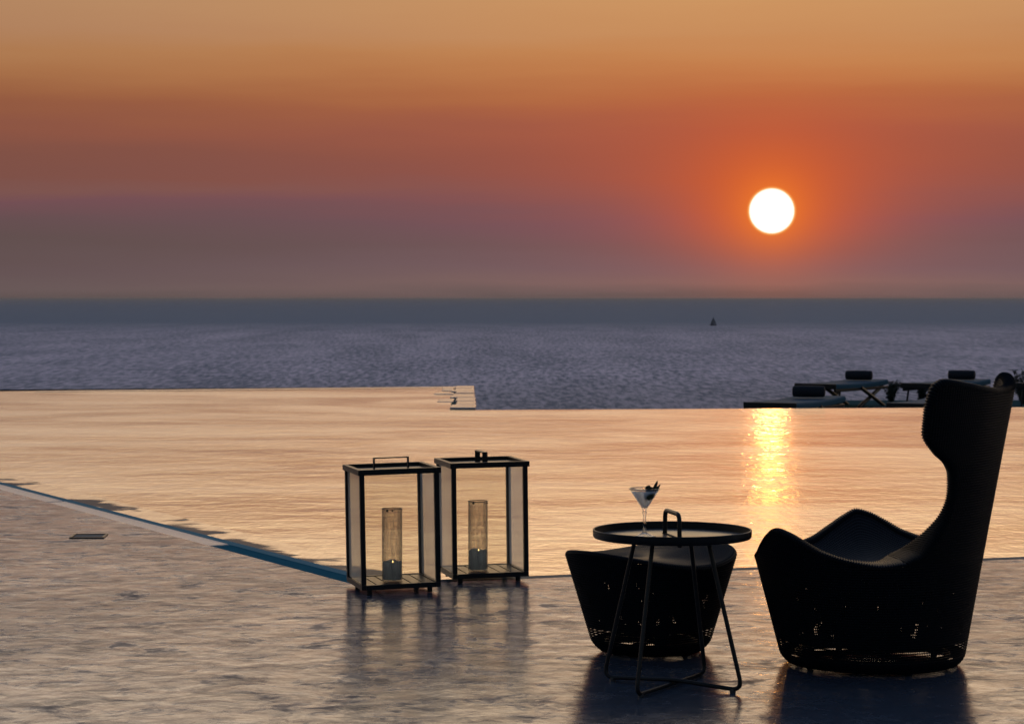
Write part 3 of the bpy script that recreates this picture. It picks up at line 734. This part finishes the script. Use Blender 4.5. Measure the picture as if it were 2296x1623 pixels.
def build_chair():
    C = empty('wing_chair', (1.376, 8.62, 0), math.radians(152.5))
    tag(C, 'black woven wing armchair with high winged back beside the pool', 'armchair')
    nA = NPH*SUBD
    phi = (np.arange(nA)/nA*360 - 180)
    rows = int((.44 - Z0)/(PITCH_W/SUBD)) + 1
    t = np.linspace(0, 1, rows)[:, None]
    H = hA(phi)[None, :]
    z = Z0 + t*(H - Z0); p = np.broadcast_to(phi[None, :], z.shape)
    P = cyl(p, Rout(p, z), z); U = np.broadcast_to((np.arange(nA)/SUBD)[None, :], z.shape) + 0.0; V = z/PITCH_W
    A = displace(P, U, V, .0021, 1.0, True)
    # back outer
    nB = int(round(nA*(2*(180-PV))/360)) + 1
    q = np.linspace(-1, 1, nB)[None, :]; rB = int((1.10 - ZS)/(PITCH_W/SUBD)) + 1
    t = np.linspace(0, 1, rB)[:, None]
    z = ZS + t*(ztop(q) - ZS); p = 180 + q*Wz(z)
    pp = np.where(p > 180, p - 360, p)
    P = cyl(pp, Rout(pp, z), z); U2 = (p/360*NPH); V2 = z/PITCH_W
    Bo = displace(P, U2, V2, .0021, 1.0)
    P_in = cyl(pp, Rout(pp, z) - offB(z), z)
    seg = np.linalg.norm(np.diff(P_in, axis=0), axis=2).mean(1); Vin = np.concatenate([[0], np.cumsum(seg)])[:, None]/PITCH_W + 0*q
    Bi = displace(P_in, U2, Vin, .0019, -1.0)
    # rims
    def rim(Po, Pi, D, hgt, Uv):
        K_ = 15; a = np.linspace(0, PI, K_)[:, None, None]
        mid = (Po + Pi)/2; half = (Po - Pi)/2
        return mid[None] + half[None]*np.sign(np.cos(a))*np.abs(np.cos(a))**.8 + D[None]*hgt[None, :, None]*np.sin(a)**.8
    def rim_grid(Po, Pi, D, hgt):
        L = np.concatenate([[0], np.cumsum(np.linalg.norm(np.diff(Po, axis=0), axis=1))])
        ns = int(L[-1]/(PITCH_W/SUBD)); s = np.linspace(0, L[-1], ns)
        f = lambda X: np.stack([np.interp(s, L, X[:, k]) for k in range(3)], -1)
        Po, Pi, D = f(Po), f(Pi), f(D); hgt = np.interp(s, L, hgt)
        G_ = rim(Po, Pi, D, hgt, None)
        Ug = np.broadcast_to((s/PITCH_W)[None, :], G_.shape[:2]) + 0.0
        wv = np.concatenate([[0], np.cumsum(np.linalg.norm(np.diff(G_, axis=0), axis=2).mean(1))])[:, None]/PITCH_W + 0*Ug
        # cord ridges wrap over the rim
        dj = np.gradient(G_, axis=1); di = np.gradient(G_, axis=0); nn = np.cross(dj, di); nn /= np.linalg.norm(nn, axis=2, keepdims=True) + 1e-12
        sg = np.sign((nn * D[None]).sum(2).mean())
        G_ = G_ + nn*sg*(.0030*np.cos(2*PI*Ug))[..., None]
        return (G_, Ug, wv*0 + .0, False)
    pa = np.linspace(-PV, PV, 900); za = hA(pa)
    Po = cyl(pa, Rout(pa, za), za); Pi = cyl(pa, Rout(pa, za) - offA(pa), za)
    D = np.stack([.35*np.cos(np.radians(pa)), .35*np.sin(np.radians(pa)), np.full_like(pa, .94)], -1)
    hg = np.minimum(.020, offA(pa)*.5)
    gA = rim_grid(Po, Pi, D, hg)
    # back boundary loop
    def bp(qv, tv):
        z_ = ZS + tv*(ztop(qv) - ZS); p_ = 180 + qv*Wz(z_); p_ = np.where(p_ > 180, p_-360, p_)
        return cyl(p_, Rout(p_, z_), z_), cyl(p_, Rout(p_, z_) - offB(z_), z_), p_, z_
    ts = np.linspace(0, 1, 500); qs = np.linspace(-1, 1, 400)
    q_ = np.concatenate([-np.ones(500), qs[1:-1], np.ones(500)]); t_ = np.concatenate([ts, np.ones(398), ts[::-1]])
    Po, Pi, p_, z_ = bp(q_, t_)
    T_ = np.gradient(Po, axis=0); T_ /= np.linalg.norm(T_, axis=1, keepdims=True) + 1e-12
    rad = (Po - Pi); rad[:, 2] = 0; rad /= np.linalg.norm(rad, axis=1, keepdims=True)
    D = np.cross(rad, T_); ctr = np.array([-.3, 0, .8]); 
    if (D*(Po - ctr)).sum(1).mean() < 0: D = -D
    k_ = np.ones(41)/41; D = np.stack([np.convolve(np.pad(D[:, i], 20, 'edge'), k_, 'valid') for i in range(3)], -1)
    D /= np.linalg.norm(D, axis=1, keepdims=True)
    gB = rim_grid(Po, Pi, D, np.minimum(.022, offB(z_)*.5))
    make_mesh('woven_shell', [(A, U, V, NPH), (Bo, U2, V2, False)], M_weave, C)
    make_mesh('rolled_rim', [gA, gB], M_weave2, C)
    # seat
    kk = np.linspace(1, .02, 150)[:, None]
    r0 = Rout(phi, hA(phi)) - offA(phi)
    zz = ZSEAT + (hA(phi)[None, :] - ZSEAT)*kk**2.3
    P = cyl(np.broadcast_to(phi[None, :], zz.shape), r0[None, :]*kk, zz)
    Vs = (kk*r0.mean()/PITCH_W) + 0*zz; Us = np.broadcast_to((np.arange(nA)/SUBD)[None, :], zz.shape) + 0.0
    Si = displace(P, Us, Vs, (.0019*np.clip(kk*1.3-.1, 0, 1)) + 0*zz, -1.0, True)
    make_mesh('seat', [(Si, Us, Vs, NPH)], M_weave2, C)
    make_mesh('backrest', [(Bi, U2, Vin, False)], M_weave2, C)
    for a in (40, 140, 220, 320):
        mb = MB(); c_ = (.25*math.cos(math.radians(a)), .25*math.sin(math.radians(a)), 0)
        mb.lathe([(0,0), (.022,0), (.023,.004), (.018,.012), (.012,.012), (.012,.05), (0,.05)], 20, c_); mb.build('glide', M_plastic, C, True)
    mb = MB(); mb.tube([(.285*math.cos(a), .285*math.sin(a), .040) for a in np.linspace(0, 2*PI, 65)[:-1]], .011, 10, True)
    for a in (40, 140):
        v = Vector((math.cos(math.radians(a)), math.sin(math.radians(a)), 0))*.285
        mb.tube([tuple(v + Vector((0,0,.045))), tuple(-v + Vector((0,0,.045)))], .011, 10)
    mb.build('base_ring', M_metal, C, True)
    return C
build_chair()

def build_ottoman():
    C = empty('footstool', (.548, 8.90, 0), math.radians(20)); tag(C, 'black woven tapered footstool with a saddle top behind the round tray table', 'footstool')
    NP = 210; nA = NP*SUBD; phi = np.arange(nA)/nA*360
    a = np.radians(phi)
    def R_(z): 
        zz = np.clip((z - Z0)/.05, 0, 1)
        return (.218 - .026*(1-zz)**2 + .297*z)*(1 + .022*np.cos(4*a + .6))
    H = .378 + .026*np.cos(2*a - .70)
    rows = int(.39/(PITCH_W/SUBD)); t = np.linspace(0, 1, rows)[:, None]; z = Z0 + t*(H[None, :] - Z0)
    p = np.broadcast_to(phi[None, :], z.shape); P = cyl(p, R_(z), z)
    U = np.broadcast_to((np.arange(nA)/SUBD)[None, :], z.shape) + 0.0; V = z/PITCH_W
    A = displace(P, U, V, .0021, 1.0, True)
    make_mesh('woven_shell', [(A, U, V, NP)], M_weave, C)
    # rolled edge then saddle top
    kk = np.concatenate([1 - .05*(1 - np.cos(np.linspace(0, PI/2, 10))), np.linspace(.945, .02, 100)])[:, None]
    lift = np.concatenate([.017*np.sin(np.linspace(0, PI/2, 10)), .017*np.linspace(1, .0, 100)])[:, None]
    zz = .372 + (H[None, :] - .372)*kk**2 + lift
    r0 = R_(H)
    P = cyl(np.broadcast_to(phi[None, :], zz.shape), r0[None, :]*kk, zz)
    Vs = np.concatenate([[0], np.cumsum(np.linalg.norm(np.diff(P, axis=0), axis=2).mean(1))])[:, None]/PITCH_W + 0*zz; Us = U[:1]*1.0 + 0*zz
    S_ = displace(P, Us, Vs, (.0024*np.clip(kk*1.3-.1, 0, 1)) + 0*zz, -1.0, True)
    nn = S_
    make_mesh('seat_top', [(S_, Us, Vs, NP)], M_weave2, C)
    for g in (40, 130, 220, 310):
        mb = MB(); c_ = (.15*math.cos(math.radians(g)), .15*math.sin(math.radians(g)), 0)
        mb.lathe([(0,0), (.02,0), (.021,.004), (.016,.012), (.011,.012), (.011,.045), (0,.045)], 20, c_); mb.build('glide', M_plastic, C, True)
    mb = MB(); mb.tube([(.175*math.cos(x), .175*math.sin(x), .042) for x in np.linspace(0, 2*PI, 49)[:-1]], .010, 10, True)
    for g in (40, 130):
        v = Vector((math.cos(math.radians(g)), math.sin(math.radians(g)), 0))*.175
        mb.tube([tuple(v + Vector((0,0,.042))), tuple(-v + Vector((0,0,.042)))], .010, 10)
    mb.build('base_ring', M_metal, C, True)
build_ottoman()

# ------------------------------------------------------------------ loungers beyond the pool
LZ = .43
def lounger():
    """origin: ground under the middle of the foot end; local y runs to the head, x across"""
    root = empty('sun_lounger', (0, 0, 0)); Wd = .76; L = 2.0
    mb = MB(); n = 14; rows = []
    for i in range(n + 1):
        t = i/n; yy = t*L; z = LZ - .012*math.sin(PI*t) + .035*max(0, t-.55)**1.5*2
        rows.append((yy, z))
    b = mb.bm; prev = None
    for (yy, z) in rows:
        ring = [b.verts.new(p) for p in ((-Wd/2+.02, yy, z), (Wd/2-.02, yy, z), (Wd/2, yy, z-.02), (Wd/2, yy, z-.075), (Wd/2-.02, yy, z-.09), (-Wd/2+.02, yy, z-.09), (-Wd/2, yy, z-.075), (-Wd/2, yy, z-.02))]
        if prev: 
            for k in range(8): b.faces.new((prev[k], prev[(k+1)%8], ring[(k+1)%8], ring[k]))
        else: b.faces.new(list(reversed(ring)))
        prev = ring
    b.faces.new(prev); mb.build('pad', M_pad, root)
    mb = MB()
    mb.box((0, .0-.018, LZ-.045), (Wd+.02, .03, .095), bevel=.012)
    mb.build('foot_rail', M_metal, root)
    mb = MB()
    for s_ in (-1, 1): mb.box((s_*(Wd/2-.03), L/2, LZ-.115), (.04, L-.02, .045), bevel=.006)
    mb.build('frame', M_metal, root)
    for s_ in (-1, 1):
        for (ya, yb) in ((.95, 1.85), (1.85, .95)):
            mb = MB(); xo = s_*(Wd/2 - .03) + (.02 if ya > yb else -.02)
            mb.tube([(xo, ya, .0), (xo, yb, LZ-.09)], .033, 8); mb.build('leg', M_metal, root)
        mb = MB(); mb.tube([(s_*(Wd/2-.03), .12, 0), (s_*(Wd/2-.03), .22, LZ-.09)], .018, 8); mb.build('leg', M_metal, root)
    return root
def bolster(loc, rz, label):
    mb = MB(); r = .082; n = 20
    prof = [(-.235, .01), (-.234, .05), (-.228, .070), (-.21, .080), (-.1, .083), (0, .084), (.1, .083), (.21, .080), (.228, .070), (.234, .05), (.235, .01)]
    mb.tube([(x, 0, 0) for x, _ in prof], 1.0, n, taper=[q for _, q in prof])
    o = mb.build('bolster_pillow', M_pillow, None, True); o.location = loc; o.rotation_euler = (0, 0, rz)
    return tag(o, label, 'pillow', 'bolster pillows on the loungers')
def place_lounger(o, fx, fy, dx, dy, z):
    o.location = (fx, fy, z); o.rotation_euler = (0, 0, math.atan2(dy, dx) - PI/2)
TZ = -.47
proto = lounger()
a1 = math.atan2(1.6, 1.22)
row = [  # x of foot-end middle, y, direction, label
    (5.11, 38.1, 1.15, 1.64, 'farther left slate sun lounger on crossed legs carrying a bolster at its head'),
    (3.56, 31.2, .93, 1.75, 'lowest slate sun lounger at the pool edge above the sun glitter'),
    (6.93, 38.25, 1.15, 1.64, 'sun lounger half hidden behind the top of the wing chair, in the back row'),
    (5.50, 30.95, .93, 1.75, 'low sun lounger at the pool edge whose head runs behind the wing chair'),
    (8.90, 38.3, 1.15, 1.64, 'sun lounger glimpsed at the right border past the wing chair'),
]
for i, (fx, fy, dx, dy, lab) in enumerate(row):
    o = proto if i == 0 else copy_tree(proto)
    place_lounger(o, fx, fy, dx, dy, TZ)
    tag(o, lab, 'sun lounger', 'sun loungers beyond the pool')
def on(i, t, lab):
    fx, fy, dx, dy, _ = row[i]; d = Vector((dx, dy)).normalized()
    p = Vector((fx, fy)) + d*t; bolster((p.x, p.y, TZ + LZ + .098), math.atan2(dy, dx) - PI/2 + .25, lab)
on(0, 1.62, 'dark bolster pillow on top of the farther left lounger')
on(1, 1.50, 'dark bolster pillow on the lowest lounger at the pool edge')
on(2, 1.62, 'dark bolster pillow just above the top of the wing chair')

def shrub(loc, h, n, seed, label):
    r = random.Random(seed); root = empty('shrub', loc); tag(root, label, 'shrub', 'small shrubs behind the loungers')
    ms = MB(); ml = MB()
    for i in range(n):
        a = r.uniform(0, 2*PI); sp = r.uniform(.1, .55); hh = h*r.uniform(.6, 1)
        pts = [Vector((0,0,0))]
        for k in range(1, 6):
            t = k/5; pts.append(Vector((math.cos(a)*sp*h*t + r.uniform(-.02,.02), math.sin(a)*sp*h*t + r.uniform(-.02,.02), hh*t)))
        ms.tube(pts, .008, 5, taper=[1,.9,.75,.6,.45,.3])
        for k in range(1, 6):
            for j in range(16):
                p = pts[k-1].lerp(pts[k], r.random()); d = Vector((r.gauss(0,1), r.gauss(0,1), r.gauss(.5,.7))).normalized()
                L = r.uniform(.04,.085); s_ = d.cross(Vector((r.random(), r.random(), r.random()))).normalized()*.008
                vs = [ml.bm.verts.new(q) for q in (p - s_*.4, p + s_*.4, p + d*L*.6 + s_, p + d*L, p + d*L*.6 - s_)]
                ml.bm.faces.new(vs)
    ms.build('stem', M_stem, root); ml.build('foliage', M_needle, root)
shrub((6.85, 40.9, TZ), .36, 14, 1, 'dark shrub showing between the two back row loungers')
shrub((7.35, 40.6, TZ), .30, 12, 2, 'low dark shrub under the lounger left of the wing chair')
shrub((9.25, 41.0, TZ), .58, 16, 3, 'taller shrub at the right border beyond the wing chair')
shrub((9.02, 39.9, TZ), .24, 10, 4, 'short shrub at the pool edge right of the wing chair')

# ------------------------------------------------------------------ boat
D_B = 3480.0
B = empty('sailing_boat', ((1599-1148)/F_PX*D_B, D_B, SZ), math.radians(20)); B.scale = (.88, .88, .88); tag(B, 'tiny dark sailing boat on the open sea left of the sun', 'boat')
mb = MB(); secs = []
for t, w, z in ((-6.5, 1.6, 1.9), (-4, 2.1, 1.7), (0, 2.3, 1.7), (3.5, 1.5, 2.0), (6.8, .08, 2.5)):
    secs.append([mb.bm.verts.new(p) for p in ((t, -w, z), (t*.96, -w*.55, -.4), (t*.96, w*.55, -.4), (t, w, z))])
for a, b_ in zip(secs, secs[1:]):
    for k in range(4): mb.bm.faces.new((a[k], a[(k+1)%4], b_[(k+1)%4], b_[k]))
mb.bm.faces.new(secs[0]); mb.bm.faces.new(list(reversed(secs[-1]))); mb.build('hull', M_hull, B)
mb = MB(); mb.box((-1.0, 0, 2.6), (5.0, 2.6, 1.6), bevel=.25); mb.build('cabin', M_hull, B)
mb = MB(); mb.tube([(.8,0,1.5), (.8,0,15.5)], .22, 8); mb.build('mast', M_hull, B)
def sail(p, name):
    mb = MB(); (a, b_, c) = [Vector(q) for q in p]; n = 8; g = []
    for i in range(n+1):
        r_ = []
        for j in range(i+1):
            u = (i/n); v = (j/i if i else 0); q = a*(1-u) + (b_*(1-v) + c*v)*u
            q = q + Vector((0, .9*math.sin(PI*u)*math.sin(PI*v) if i else 0, 0)); r_.append(mb.bm.verts.new(q))
        g.append(r_)
    for i in range(n):
        for j in range(i+1):
            mb.bm.faces.new((g[i][j], g[i+1][j], g[i+1][j+1]))
            if j < i: mb.bm.faces.new((g[i][j], g[i+1][j+1], g[i][j+1]))
    mb.build(name, M_sail, B, True)
sail([(.5,0,15), (.5,0,3.4), (-5.6,0,3.2)], 'mainsail'); sail([(1.1,0,13.5), (1.3,0,3.0), (6.2,0,2.6)], 'jib')
